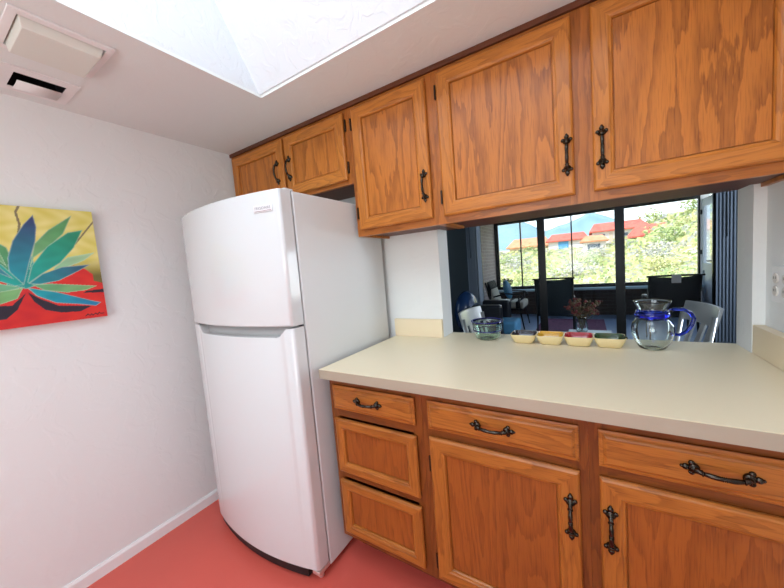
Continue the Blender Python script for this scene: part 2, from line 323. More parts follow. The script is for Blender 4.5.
m_door = plain('white_door', (.55, .60, .66), .4)
b = MB(); b.slab((1, 2), (5.34, 6.14, .02, 2.06), 3.69, 3.73, [(5.44, 6.04, .95, 1.93), (5.44, 6.04, .18, .82)])
d2 = b.build('door_2', m_door, kind='structure')
MB().box(3.706, 3.712, 5.44, 6.04, .95, 1.93).build('pane', m_pane, d2); MB().box(3.703, 3.716, 5.44, 6.04, .18, .82).build('panel', m_door, d2)
b = MB(); b.box(3.67, 3.69, 5.50, 5.53, .95, 1.10); b.tube([(3.67, 5.515, 1.0), (3.63, 5.515, 1.0), (3.63, 5.60, 1.0)], .010); b.build('handle', m_black, d2)
for z in (.45, 1.1, 1.8): MB().box(3.668, 3.69, 6.11, 6.15, z, z+.08).build('hinge', m_black, d2)
# vertical blinds
def blinds(x0, x1, n, label, y=2.9):
    t = thing('vertical_blind', ((x0+x1)/2, y, 0.0), label, 'blind')
    MB().box(x0-.02, x1+.02, y-.03, y+.03, 2.06, 2.12).build('head_rail', m_frame, t)
    for i in range(n):
        x = x0+(x1-x0)*(i+.5)/n; q = MB(); q.box(-.0445, .0445, -.001, .001, .03, 2.06); q.xf(Matrix.Translation((x, y, 0)) @ Matrix.Rotation(.75 if x0 > 2 else 1.2, 4, 'Z'))
        q.build('blind_slat', m_blind, t)
    MB().tube([(x0+.05, y-.05, 2.05), (x0+.052, y-.055, 1.35)], .004).build('wand', m_black, t)
blinds(3.075, 3.28, 8, 'grey-blue vertical blind gathered at the right side of the glass door')
blinds(.50, .68, 5, 'dark blue vertical blind gathered at the left side of the glass door')

# ================================================ OUTSIDE
def sm(a, b, x): t = max(0, min(1, (x-a)/(b-a))); return t*t*(3-2*t)
def ground(x, y):
    z = .05+.02*(y-7)+.0006*max(0, y-10)**2*sm(0, 1, 1)
    z = min(z, 3.0+.01*(y-50)) if y > 45 else z
    z += sm(2, 14, x)*sm(14, 40, y)*3.4*(1-sm(60, 120, y))
    z += .12*math.sin(x*.9+y*.5)*math.sin(y*.31)+.08*math.sin(x*2.3+1)
    return z-.25
m_ground = mottled('desert_scrub', [(.26, .30, .10), (.50, .52, .18), (.66, .58, .42), (.46, .50, .20), (.68, .64, .38)], .9)
vs = []; fs = []; nx, ny = 70, 70
for j in range(ny):
    y = 6.6+(j/(ny-1))**2.2*135
    for i in range(nx):
        x = -55+130*i/(nx-1) if j > ny*.55 else (-22+50*i/(nx-1))
        k = (j/(ny-1)); x = 4+(i/(nx-1)-.5)*(22+160*k**1.6); vs.append((x, y, ground(x, y)))
for j in range(ny-1):
    for i in range(nx-1): a = j*nx+i; fs.append((a, a+1, a+nx+1, a+nx))
b = MB(); b.add(vs, fs, 0, True); b.build('desert_ground', m_ground, kind='structure')
# mountains: ridged massifs
m_mount = mottled('mountain_blue', [(.13, .23, .28), (.21, .32, .36), (.17, .26, .26)], .03)
def massif(pts, y, depth, base):
    vs = []; fs = []; n = 60; m = 10; x0, x1 = pts[0][0], pts[-1][0]
    rnd = random.Random(int(y))
    for j in range(m+1):
        v = j/m
        for i in range(n+1):
            x = x0+(x1-x0)*i/n
            for (pa, pb) in zip(pts, pts[1:]):
                if pa[0] <= x <= pb[0]+1e-6: h = pa[1]+(pb[1]-pa[1])*(x-pa[0])/(pb[0]-pa[0]); break
            p = 1-abs(2*v-1); hh = base+(h-base)*p**.8
            if 0 < v < 1: hh += rnd.uniform(-1, 1)*1.2*(1 if v != .5 else .35)
            vs.append((x, y+(v-.5)*depth, hh))
    for j in range(m):
        for i in range(n): a = j*(n+1)+i; fs.append((a, a+1, a+n+2, a+n+1))
    q = MB(); q.add(vs, fs, 0, True); return q
massif([(-160, 10), (-110, 26), (-64, 33), (-52, 35), (-40, 30), (-27, 20.5), (-18, 25), (-7, 27), (5, 33), (13, 29), (24, 23), (37, 19), (70, 22), (120, 30), (170, 10)], 300, 120, -2).build('mountain_range', m_mount, kind='structure')

m_stucco = plain('pale_stucco', (.66, .52, .40), .9); m_stw = plain('white_stucco', (.78, .72, .66), .9); m_tile = mottled('clay_tile', [(.50, .085, .055), (.60, .14, .09), (.46, .07, .05)], 1.2); m_tileo = mottled('orange_tile', [(.60, .22, .10), (.68, .30, .16)], 1.5)
m_win = plain('dark_window', (.06, .09, .12), .2); m_bluew = plain('blue_wall', (.12, .35, .60), .8)
def house(x0, x1, y0, y1, zb, zw, zr, wallm, roofm, label, wins, over=.5):
    t = thing('house', ((x0+x1)/2, (y0+y1)/2, zb), label, 'house')
    MB().box(x0, x1, y0, y1, zb, zw).build('wall', wallm, t)
    ym = (y0+y1)/2; b = MB()
    b.add([(x0-over, y0-over, zw), (x1+over, y0-over, zw), (x1+over, y1+over, zw), (x0-over, y1+over, zw), (x0+.3, ym, zr), (x1-.3, ym, zr),
           (x0-over, y0-over, zw-.15), (x1+over, y0-over, zw-.15), (x1+over, y1+over, zw-.15), (x0-over, y1+over, zw-.15)],
          [(0, 1, 5, 4), (1, 2, 5), (2, 3, 4, 5), (3, 0, 4), (0, 6, 7, 1), (1, 7, 8, 2), (2, 8, 9, 3), (3, 9, 6, 0), (6, 9, 8, 7)])
    b.build('roof', roofm, t)
    for (a, c, z0, z1, mm) in wins: MB().box(a, c, y0-.08, y0+.05, z0, z1).build('window', mm, t)
    return t
house(-9.3, -3.6, 56, 62, .2, 3.0, 4.5, m_stucco, m_tileo, 'low tan house with an orange tiled roof, farthest left on the hillside', [(-8.6, -7.4, 1.2, 2.5, m_win), (-6.4, -5.4, 1.2, 2.5, m_win)])
house(-2.8, 2.0, 51, 57, 1.0, 3.25, 4.35, m_stw, m_tile, 'white house with red tiled roof and blue wall panel, on the hillside', [(-1.5, -.2, 1.8, 3.1, m_bluew)], .35)
house(2.7, 8.6, 50, 57, 1.6, 3.95, 5.2, m_stw, m_tile, 'tallest white house with a red tiled roof, left of the wide door frame', [(3.0, 4.1, 2.3, 3.5, m_win), (4.6, 5.0, 2.3, 3.6, m_stucco), (5.6, 6.6, 2.5, 3.4, m_win)], .35)
house(1.6, 4.0, 44.5, 47.5, .8, 2.6, 3.3, m_stw, m_tileo, 'small white outbuilding with orange roof in front of the red-roofed houses', [(2.1, 3.4, 1.5, 2.2, m_win)], .3)
house(6.4, 9.4, 40, 45, 1.0, 2.5, 3.75, m_stw, m_tile, 'house with a plain red roof right of the wide door frame, behind green shrubs', [(7.6, 8.8, 1.7, 2.2, m_win)])

# shrubs
m_shrub = [mottled('shrub_green', [(.24, .32, .13), (.40, .48, .20), (.54, .58, .30)], 3), mottled('shrub_yellow', [(.44, .46, .18), (.60, .58, .28), (.70, .66, .38)], 3), mottled('shrub_grey', [(.38, .37, .32), (.50, .48, .43), (.60, .57, .52)], 3)]  # palette paled to put haze into the foliage colours
def shrub_mesh(mat, seed, n=420, spiky=False):
    rnd = random.Random(seed); b = MB(); blobs = [(rnd.uniform(-.55, .55), rnd.uniform(-.55, .55), rnd.uniform(.25, .75), rnd.uniform(.28, .45)) for _ in range(7)]
    for _ in range(n):
        cx, cy, cz, R = rnd.choice(blobs); d = Vector((rnd.gauss(0, 1), rnd.gauss(0, 1), rnd.gauss(0, 1))).normalized()
        p = Vector((cx, cy, cz))+d*R*rnd.uniform(.6, 1.05); p.z = max(.02, p.z); s_ = rnd.uniform(.045, .10)
        a = d.cross(Vector((rnd.gauss(0, 1), rnd.gauss(0, 1), rnd.gauss(0, 1)))).normalized(); c = (d+a.cross(d)*rnd.uniform(.2, 1.6)).normalized()
        b.add([p-a*s_*.5, p+c*s_*.9, p+a*s_*.5, p-c*s_*.7], [(0, 1, 2, 3)])
    for k in range(5):
        a = k*1.256; b.tube([(0, 0, -.12), (.12*math.cos(a), .12*math.sin(a), .25), (.35*math.cos(a), .35*math.sin(a), .6)], [.03, .02, .01], 5)
    return b
protos = []
SL = [('bushy green', m_shrub[0]), ('yellow-green', m_shrub[1]), ('greyish dry', m_shrub[2])]
rnd = random.Random(5)
rows = [(9.6, .42, 'just past the sill'), (13, .55, 'near the porch'), (18, .8, 'on the near slope'), (24, 1.05, 'on the lower slope'), (31, 1.3, 'halfway up the slope')]
names3 = ['left window pane', 'middle window pane', 'right window pane']
types = [(1, 0, 1), (0, 1, 0), (1, 2, 1), (2, 0, 2), (0, 2, 0)]
def shrub(ty, x, y, s_, lab, rot):
    nm, mt = SL[ty]
    if ty not in dict(protos):
        o = shrub_mesh(mt, ty+11).build('desert_shrub', mt, origin=(0, 0, 0), label=lab, cat='shrub', group='desert shrubs on the hillside', recalc=False); protos.append((ty, o))
    else: o = dup(dict(protos)[ty], label=lab)
    o.location = (x, y, ground(x, y)-.03*s_); o.rotation_euler = (0, 0, rot); o.scale = (s_*1.3, s_*1.3, s_)
for row, (yy, s0, where) in enumerate(rows):
    xa = 1.94+(.186-1.94)/7.76*(yy+1.56); xb = 1.94+(3.64-1.94)/7.76*(yy+1.56)
    for i in range(3):
        x = xa+(xb-xa)*(.12+.37*i+rnd.uniform(-.05, .07)); y = yy+rnd.uniform(-.8, .8); ty = types[row][i]
        shrub(ty, x, y, s0*rnd.uniform(.8, 1.1)*(1.25 if i == 2 else 1), '%s desert shrub %s, in the %s' % (SL[ty][0], where, names3[i]), rnd.uniform(0, 6.3))
shrub(0, 12.2, 43, 2.0, 'large green tree-like shrub right of the red roof, high on the slope', 1)
shrub(1, 9.4, 36.5, 1.0, 'yellow-green shrub just in front of the right-hand red-roofed house', 2)
shrub(0, -5.0, 50, 1.5, 'round green shrub between the tan house and the blue-walled house', 2)
shrub(2, -9.5, 47, 1.3, 'greyish shrub in front of the far-left tan house', 2.5)
shrub(0, 10.0, 54, 1.9, 'dark green shrub behind the right-hand red-roofed house', .6)
# low scrub and dry grass nobody could count
rnd = random.Random(21); b = MB()
for k_ in range(9000):
    y = 8.2+46*rnd.random()**1.5; x = 1.94+(-1.95+4.0*rnd.random())/7.76*(y+1.56)
    s_ = (.03+.009*(y-7))*rnd.uniform(.6, 1.3); z = ground(x, y); a = rnd.uniform(0, 3.14); ca_, sa_ = math.cos(a)*s_, math.sin(a)*s_; tl = rnd.uniform(-.4, .4)*s_
    b.add([(x-ca_*.9, y-sa_*.9, z-.02), (x+ca_*.9, y+sa_*.9, z-.02), (x+ca_*.6+tl, y+sa_*.6, z+s_*.9), (x-ca_*.8+tl, y-sa_*.8, z+s_*rnd.uniform(.5, 1.2))], [(0, 1, 2, 3)], rnd.choice([0, 1, 1, 2]))
b.build('low_scrub', m_shrub, bpy.data.objects['desert_ground'], kind='stuff', recalc=False)

# ================================================ KITCHEN CABINETS
PROF = [(.0035, 0), (0, .007), (0, .012), (.003, .0165), (.008, .019), (.046, .019), (.050, .0165), (.055, .0155), (.058, .010), (.0585, .004), (.0605, .004), (.061, .008)]
def frame_mesh(b, x0, x1, z0, z1, yb_, prof, center=True, mv=0, mh=1, mp=2):
    """picture-frame sweep around a door; yb_ = plane the back lies on; front towards -y"""
    n = len(prof); ring = []
    for d, h in prof: ring.append([(x0+d, yb_-h, z0+d), (x1-d, yb_-h, z0+d), (x1-d, yb_-h, z1-d), (x0+d, yb_-h, z1-d)])
    for i in range(n-1):
        for k in range(4):
            k2 = (k+1) % 4; b.add([ring[i][k], ring[i][k2], ring[i+1][k2], ring[i+1][k]], [(0, 1, 2, 3)], mh if k in (0, 2) else mv)
    b.add(ring[-1], [(0, 1, 2, 3)], mp); b.add(ring[0], [(3, 2, 1, 0)], mv)
SLAB = [(.003, 0), (0, .006), (0, .010), (.004, .012), (.009, .0125), (.013, .0165), (.018, .019)]
def pull_mesh():
    b = MB()
    for s_ in (1, -1):
        c = s_*.045
        b.ball((0, -.004, c), .0125, 0, 1, .75, .9); b.ball((0, -.006, c), .009, 0, 1, 1.1, 1)
        for sx_ in (-1, 1): b.ball((sx_*.0115, -.0035, c+s_*.004), .0062, 0, 1, .8, 1)
        b.ball((0, -.0035, c+s_*.0145), .0075, 0, 1, .8, 1); b.ball((0, -.003, c+s_*.0215), .0038, 0, 1, .8, 1)
        b.tube([(0, -.006, c), (0, -.015, c-s_*.004), (0, -.022, c-s_*.013)], [.0075, .0060, .0050], 10)
        b.lathe([(.0045, 0), (.0072, .0012), (.0072, .0028), (.0045, .004)], (0, -.0205, c-s_*.011-.002), 12)
    path = []; rad = []
    for i in range(15):
        t = -1+2*i/14; path.append((0, -.021-.0075*(1-t*t), t*.033)); rad.append(.0042+.0016*abs(math.sin(t*math.pi)))
    b.tube(path, rad, 10)
    for dz in (-.003, 0, .003): b.lathe([(.004, -.001), (.0062, 0), (.004, .001)], (0, -.0285, dz), 12)
    return b
PULL = None
def pull(parent, x, y, z, horiz=False, label=None):
    global PULL
    if PULL is None:
        PULL = pull_mesh().build('handle', m_brass, parent, origin=(0, 0, 0)); o = PULL
    else: o = PULL.copy(); COL.objects.link(o); o.parent = parent
    o.location = Vector((x, y, z))-WO[parent.name]
    o.rotation_euler = (0, math.pi/2, 0) if horiz else (0, 0, 0)
    return o
MS = [m_oakv, m_oakh, m_panel]; m_fv = oak('face_frame_vertical', 'z', (.42, .132, .021), (.19, .052, .008)); m_fh = oak('face_frame_horizontal', 'x', (.42, .132, .021), (.19, .052, .008))  # frame oak darkened to hold the shade between the doors
def door(t, x0, x1, z0, z1, yf, hx=None, hz=None, hinges=None, name='door'):
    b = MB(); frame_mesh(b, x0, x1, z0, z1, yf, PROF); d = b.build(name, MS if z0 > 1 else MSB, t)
    if hx: pull(d, hx, yf-.019, hz)
    if hinges:
        hxx, sgn, zs = hinges
        for z in zs: MB().box(hxx-.003, hxx+.003, yf-.008, yf-.0005, z-.028, z+.028).build('hinge', m_hinge, d)
    return d
def drawer(t, x0, x1, z0, z1, yf, hx=None):
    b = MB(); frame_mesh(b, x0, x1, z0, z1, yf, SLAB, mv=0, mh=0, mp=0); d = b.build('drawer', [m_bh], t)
    if hx: pull(d, hx, yf-.019, (z0+z1)/2+.003, True)
    return d
YU = -.2768
def face_frame(t, x0, x1, z0, z1, yf, openings, side=False, under=True):
    """one-piece face frame: stiles vertical grain, rails horizontal"""
    th = .019; b = MB()
    xs = [x0]+[v for o_ in openings for v in o_]+[x1]
    for i in range(0, len(xs), 2): b.box(xs[i], xs[i+1], yf, yf+th, z0, z1, 0)
    return b
def upper(name_loc, x0, x1, z0, z1, ops, label):
    t = thing('wall_cabinet', ((x0+x1)/2, YU/2, z0), label, 'cabinet')
    b = MB(); yf = YU; th = .019
    xs = [x0]+[v for o_ in ops for v in o_]+[x1]
    for i in range(0, len(xs), 2): b.box(xs[i], xs[i+1], yf, yf+th, z0, z1, 0)
    for (a, c) in ops: b.box(a, c, yf, yf+th, z0, z0+.045, 1); b.box(a, c, yf, yf+th, z1-.045, z1, 1)
    b.build('face_frame', [m_fv, m_fh], t)
    b = MB(); b.box(x0, x0+.015, yf+th, -.003, z0, z1, 0); b.box(x1-.015, x1, yf+th, -.003, z0, z1, 0); b.box(x0+.015, x1-.015, yf+th, -.003, z0+.012, z0+.024, 1); b.box(x0+.015, x1-.015, yf+th, -.003, z1-.015, z1, 1)
    b.box(x0+.015, x1-.015, -.012, -.003, z0+.024, z1-.015, 0)
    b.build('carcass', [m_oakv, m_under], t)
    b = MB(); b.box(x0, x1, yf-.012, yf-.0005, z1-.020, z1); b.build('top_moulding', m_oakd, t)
    return t
ZT = H-.001
t = upper('', .0015, .9725, 1.740, ZT, [(.05, .49), (.535, .93)], 'short two-door oak wall cabinet above the white refrigerator')
door(t, .022, .4993, 1.759, 2.0796, YU, .452, 1.903)
door(t, .5182, .9469, 1.759, 2.0796, YU, .552, 1.903, (.953, 1, (1.82, 2.02)))
t = upper('', .9732, 1.414, 1.4754, ZT, [(1.015, 1.375)], 'single-door oak wall cabinet between refrigerator and serving hatch, with its pull at right')
door(t, .9988, 1.3892, 1.5059, 2.0796, YU, 1.3635, 1.645, (.986, -1, (1.59, 2.015)))
t = upper('', 1.4145, 2.4565, 1.4754, ZT, [(1.455, 1.90), (1.99, 2.42)], 'wide two-door oak wall cabinet hanging above the serving hatch')
door(t, 1.4391, 1.9183, 1.5059, 2.0796, YU, 1.8975, 1.640, (1.431, -1, (1.587, 2.01)))
door(t, 1.9719, 2.4300, 1.5059, 2.0796, YU, 1.9965, 1.640)

MSB = [m_bv, m_bh, m_bpanel]; m_bfv = oak('base_frame_vertical', 'z', (.22, .062, .011), (.11, .028, .006)); m_bfh = oak('base_frame_horizontal', 'x', (.22, .062, .011), (.11, .028, .006))  # base frames darker still, shade of the gaps is in the colour
YB = -.60
def base(x0, x1, ops, label, hrails):
    t = thing('base_cabinet', ((x0+x1)/2, -.3, 0), label, 'cabinet')
    b = MB(); th = .019; xs = [x0]+[v for o_ in ops for v in o_]+[x1]
    for i in range(0, len(xs), 2): b.box(xs[i], xs[i+1], YB, YB+th, .142, .8725, 0)
    for (a, c) in ops:
        for (z0, z1) in hrails: b.box(a, c, YB, YB+th, z0, z1, 1)
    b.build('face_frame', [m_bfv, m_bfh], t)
    b = MB(); b.box(x0, x0+.015, YB+th, -.003, .142, .8725); b.box(x1-.015, x1, YB+th, -.003, .142, .8725); b.box(x0+.015, x1-.015, YB+th, -.003, .142, .157); b.box(x0+.015, x1-.015, -.012, -.003, .157, .8725)
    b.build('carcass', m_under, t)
    MB().box(x0, x1, -.485, -.47, 0, .142).build('toe_kick', m_kick, t)
    return t
R3 = [(.142, .19), (.425, .45), (.70, .735), (.835, .8725)]
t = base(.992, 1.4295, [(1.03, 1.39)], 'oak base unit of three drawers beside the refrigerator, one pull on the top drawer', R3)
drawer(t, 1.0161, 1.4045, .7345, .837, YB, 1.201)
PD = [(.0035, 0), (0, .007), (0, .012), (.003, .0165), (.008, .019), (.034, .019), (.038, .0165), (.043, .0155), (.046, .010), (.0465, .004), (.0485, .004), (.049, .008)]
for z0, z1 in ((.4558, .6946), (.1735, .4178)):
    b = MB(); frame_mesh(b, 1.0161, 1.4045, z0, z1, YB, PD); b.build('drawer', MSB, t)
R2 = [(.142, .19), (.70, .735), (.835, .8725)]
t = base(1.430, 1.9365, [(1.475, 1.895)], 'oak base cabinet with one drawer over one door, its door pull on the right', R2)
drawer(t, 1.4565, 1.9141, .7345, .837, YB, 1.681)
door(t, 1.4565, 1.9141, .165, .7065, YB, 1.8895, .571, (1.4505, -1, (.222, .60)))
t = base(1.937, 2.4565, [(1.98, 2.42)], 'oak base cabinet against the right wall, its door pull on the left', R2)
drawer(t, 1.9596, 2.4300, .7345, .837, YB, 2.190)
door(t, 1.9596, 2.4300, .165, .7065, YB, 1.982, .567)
# gouge: worn patch on middle drawer left out of geometry
# counter
b = MB(); b.slab((0, 1), (.985, 2.4565, -.6467, .130), .8735, .9118, [(.90, J0, -.0005, .131)] if False else [(.985, J0+.001, -.0008, .130), (J1-.001, 2.4565, -.0008, .130)])
b.m = [0]*len(b.m)
b.box(.985, 2.4565, -.6485, -.6467, .8735, .9105, 1)
b.build('worktop', [m_counter, m_edge_shade], label='cream laminate worktop on the oak base cabinets, running into the serving hatch', cat='worktop')
MB().box(.985, 1.2795, -.020, -.0012, .9123, 1.0115).build('backsplash', m_splash, bevel=.001, label='short cream splashback on the back wall behind the worktop, next to the refrigerator', cat='backsplash')
MB().box(J1+.0015, 2.4565, -.6467, -.0012, .9123, 1.0115).build('backsplash', m_splash, bevel=.001, label='long cream splashback along the right wall at the worktop end', cat='backsplash')

# ================================================ REFRIGERATOR
fr = thing('refrigerator', (.583, -.4, 0), 'white top-freezer refrigerator with curved doors beside the left wall', 'refrigerator')
FX0, FX1, FB = .212, .957, -.6726
MB().box(FX0, FX1, FB+.006, -.0448, .03, 1.6443).build('body', m_fside, fr, bevel=.006)
MB().box(FX0+.012, FX1-.012, FB-.002, FB+.006, .07, 1.636).build('gasket', m_gasket, fr)
def bow(x): t_ = (x-(FX0+FX1)/2)/((FX1-FX0)/2); return -.734-.052*(1-t_*t_)
def fdoor(z0, ztop, n=44):
    b = MB(); xs = [FX0+(FX1-FX0)*i/n for i in range(n+1)]; V = []
    for x in xs:
        yf = bow(x); e = min(x-FX0, FX1-x); rr_ = .010
        if e < rr_: yf += rr_*(1-math.sqrt(max(0, 1-((rr_-e)/rr_)**2)))
        V.append((x, yf))
    # insert fine edge columns
    P = []
    for e in (0, .0015, .004, .007): P.append(FX0+e)
    P += [x for x in xs if FX0+.01 < x < FX1-.01]+[FX1-e for e in (.007, .004, .0015, 0)]
    def yfr(x):
        e = min(x-FX0, FX1-x); r_ = .010; y = bow(x)
        return y+(r_*(1-math.sqrt(max(0, 1-((r_-e)/r_)**2))) if e < r_ else 0)
    rows = []
    for x in P:
        zt_ = ztop(x); y = yfr(x)
        rows.append([(x, FB-.004, z0), (x, y+.005, z0), (x, y, z0+.005), (x, y, zt_-.006), (x, y+.004, zt_), (x, max(y, -10)+.030, zt_), (x, FB-.004, zt_)])
    vs = [p for r_ in rows for p in r_]; m = 7; fs = []
    for i in range(len(P)-1):
        for k in range(m):
            k2 = (k+1) % m; a = i*m; fs.append((a+k, a+k2, a+m+k2, a+m+k))
    b.add(vs, fs, 0, True); b.add(rows[0], [tuple(range(m))]); b.add(rows[-1], [tuple(reversed(range(m)))])
    return b
fz = fdoor(1.1095, lambda x: 1.6443); o = fz.build('freezer_door', m_fridge, fr)
def notch(x):
    a, c = .285, .925
    d = min((x-a)/.05, (c-x)/.045); return 1.1005-.036*sm(0, 1, d)
ld = fdoor(.059, notch).build('fridge_door', m_fridge, fr)
for o_ in (o, ld):
    md = o_.modifiers.new('es', 'EDGE_SPLIT'); md.split_angle = math.radians(42)
b = MB(); n = 30; vs = []; fs = []
for i in range(n+1):
    x = .275+(.935-.275)*i/n; y = bow(x)+.032
    vs += [(x, y, 1.05), (x, y+.012, 1.101), (x, FB-.004, 1.101), (x, FB-.004, 1.05)]
for i in range(n):
    for k in range(4): fs.append((i*4+k, i*4+(k+1) % 4, i*4+4+(k+1) % 4, i*4+4+k))
b.add(vs, fs+[(0, 1, 2, 3), (n*4+3, n*4+2, n*4+1, n*4)], 0, True); b.build('handle_recess', m_grey, ld)
b = MB(); vs = []; fs = []
for i in range(25):
    x = FX0+.012+(FX1-FX0-.075)*i/24; y = bow(x)+.012; vs += [(x, y, .014), (x, y, .0575), (x, FB+.02, .0575), (x, FB+.02, .014)]
for i in range(24):
    for k in range(4): fs.append((i*4+k, i*4+(k+1) % 4, i*4+4+(k+1) % 4, i*4+4+k))
b.add(vs, fs+[(0, 1, 2, 3), (99, 98, 97, 96)]); b.build('kick_gap_plate', m_black, fr)  # solid black plate, bowed to draw the dark gap beneath the door
b = MB(); b.box(.915, .958, -.735, -.67, .036, .056); b.tube([(.93, -.70, .0), (.93, -.70, .035)], .012); b.build('bottom_hinge', m_alu, fr, bevel=.004)
MB().tube([(.25, -.66, 0), (.25, -.66, .035)], .012).build('foot', m_black, fr)
for x in (.26, .92): MB().tube([(x, -.1, 0), (x, -.1, .035)], .012).build('foot', m_black, fr)
b = MB(); b.box(.87, .952, -.700, -.655, 1.6443, 1.653); b.build('top_hinge', m_fside, fr, bevel=.003)
# badge follows the curved door
bx = .883; ang = math.atan2(bow(bx+.01)-bow(bx-.01), .02)
M = Matrix.Translation((bx, bow(bx)-.0008, 1.577)) @ Matrix.Rotation(ang, 4, 'Z')
b = MB(); b.box(-.045, .045, -.0022, .0014, -.013, .013); b.xf(M); bd = b.build('badge', plain('badge_silver', (.80, .80, .82), .3), fr, bevel=.0008)
b = MB(); b.box(-.040, .040, -.0028, -.0010, -.0105, -.0080); b.xf(M); b.build('badge_line', plain('badge_rule', (.35, .25, .28), .4), bd)
tc_ = bpy.data.curves.new('badge_lettering', 'FONT'); tc_.body = 'FRIGIDAIRE'; tc_.size = .0150; tc_.align_x = 'CENTER'; tc_.align_y = 'CENTER'; tc_.extrude = .0003
tob = bpy.data.objects.new('tmp', tc_); COL.objects.link(tob); dg = bpy.context.evaluated_depsgraph_get(); me = bpy.data.meshes.new_from_object(tob.evaluated_get(dg)); bpy.data.objects.remove(tob)
me.transform(M @ Matrix.Translation((0, -.0027, .0015)) @ Matrix.Rotation(math.pi/2, 4, 'X')); me.transform(Matrix.Translation(-Vector((bx, bow(bx), 1.577))))
me.materials.clear(); me.materials.append(plain('badge_letters', (.30, .30, .33), .4)); lo = bpy.data.objects.new('badge_lettering', me); COL.objects.link(lo); lo.parent = bd; lo.location = Vector((bx, bow(bx), 1.577))-WO[bd.name]

# ================================================ WALL AND CEILING FITTINGS
def inpoly(p, poly):
    c = False; j = len(poly)-1
    for i in range(len(poly)):
        if (poly[i][1] > p[1]) != (poly[j][1] > p[1]) and p[0] < (poly[j][0]-poly[i][0])*(p[1]-poly[i][1])/(poly[j][1]-poly[i][1])+poly[i][0]: c = not c
        j = i
    return c
def edged(p, poly):
    d = 9
    for i in range(len(poly)):
        ax, ay = poly[i-1]; bx_, by_ = poly[i]; dx, dy_ = bx_-ax, by_-ay; t_ = max(0, min(1, ((p[0]-ax)*dx+(p[1]-ay)*dy_)/(dx*dx+dy_*dy_+1e-12)))
        d = min(d, math.hypot(p[0]-ax-t_*dx, p[1]-ay-t_*dy_))
    return d
LEAVES = [ ([(.285, .168), (.265, .26), (.235, .24), (.205, .285), (.20, .19), (.205, .162), (.236, .15)], (.02, .30, .28), (.01, .36, .33)),
  # outline (distance from right edge, height), tip colour, base colour
 ([(0.29, .336), (.267, .315), (.259, .266), (.271, .224), (.30, .236), (.33, .30), (.315, .335)], (.13, .38, .12), (.05, .30, .16)),
 ([(0.15, 0.229), (0.103, 0.275), (0.01, 0.296), (0.052, 0.259), (0.108, 0.233), (0.144, 0.217)], (.45, .66, .36), (.16, .50, .30)),
 ([(0.215, 0.243), (0.193, 0.332), (0.147, 0.39), (0.068, 0.458), (0.104, 0.375), (0.156, 0.316), (0.2, 0.276), (0.221, 0.221)], (.10, .34, .12), (.22, .50, .24)),
 ([(0.273, 0.235), (0.27, 0.277), (0.25, 0.342), (0.214, 0.409), (0.183, 0.45), (0.179, 0.4), (0.188, 0.343), (0.212, 0.265), (0.238, 0.172), (0.255, 0.179), (0.27, 0.202)], (.035, .05, .17), (.01, .36, .42)),
 ([(0.23, 0.177), (0.211, 0.243), (0.159, 0.321), (0.09, 0.382), (0.04, 0.396), (0.077, 0.316), (0.127, 0.251), (0.185, 0.208), (0.227, 0.171)], (.02, .30, .16), (.01, .42, .36)),
 ([(0.227, 0.171), (0.185, 0.208), (0.125, 0.234), (0.031, 0.242), (0.076, 0.213), (0.14, 0.176), (0.197, 0.165)], (.04, .03, .14), (.01, .30, .34)),
 ([(0.325, 0.273), (0.288, 0.251), (0.265, 0.213), (0.238, 0.167), (0.264, 0.164), (0.296, 0.183), (0.45, .25), (.42, .285)], (.02, .30, .22), (.01, .42, .36)),
 ([(0.45, 0.16), (.35, .195), (.264, .164), (.238, .158), (.33, .135)], (.20, .48, .16), (.16, .50, .30)),
 ([(0.43, 0.07), (0.341, 0.14), (0.244, 0.155), (0.263, 0.114), (0.306, 0.098)], (.12, .32, .08), (.22, .50, .2)),
 ([(0.22, 0.165), (0.166, 0.166), (0.019, 0.144), (0.059, 0.128), (0.121, 0.123), (0.185, 0.139)], (.28, .50, .16), (.10, .40, .20)),
 ([(0.233, 0.155), (0.207, 0.147), (0.154, 0.13), (0.037, 0.075), (0.014, 0.067), (0.035, 0.053), (0.084, 0.067), (0.159, 0.083), (0.211, 0.119)], (.01, .17, .42), (.01, .40, .42)),
 ([(.45, .36), (.36, .33), (.30, .25), (.262, .19), (.33, .24), (.42, .31)], (.03, .05, .2), (.02, .3, .35)),
 ([(.40, .46), (.33, .40), (.29, .31), (.275, .24), (.33, .32), (.39, .40)], (.1, .34, .12), (.2, .5, .24))]
SHAD = [[(0.234, 0.138), (0.204, 0.107), (0.153, 0.071), (0.049, 0.055), (0.088, 0.036), (0.148, 0.04), (0.194, 0.059), (0.221, 0.097)], [(0.346, 0.094), (0.28, 0.089), (0.239, 0.133), (0.268, 0.071), (0.3, 0.038), (0.352, 0.042)], [(.0, .128), (.06, .124), (.07, .116), (.0, .112)]]
SIG = [(.075, .012), (.066, .020), (.06, .012), (.054, .019), (.05, .012), (.04, .02), (.034, .013), (.028, .022), (.022, .015), (.012, .017)]
def sdist(p, line): return min(edged(p, [line[i], line[i+1]]) for i in range(len(line)-1))
def lerp(a, b_, t_): return tuple(a[i]+(b_[i]-a[i])*t_ for i in range(3))
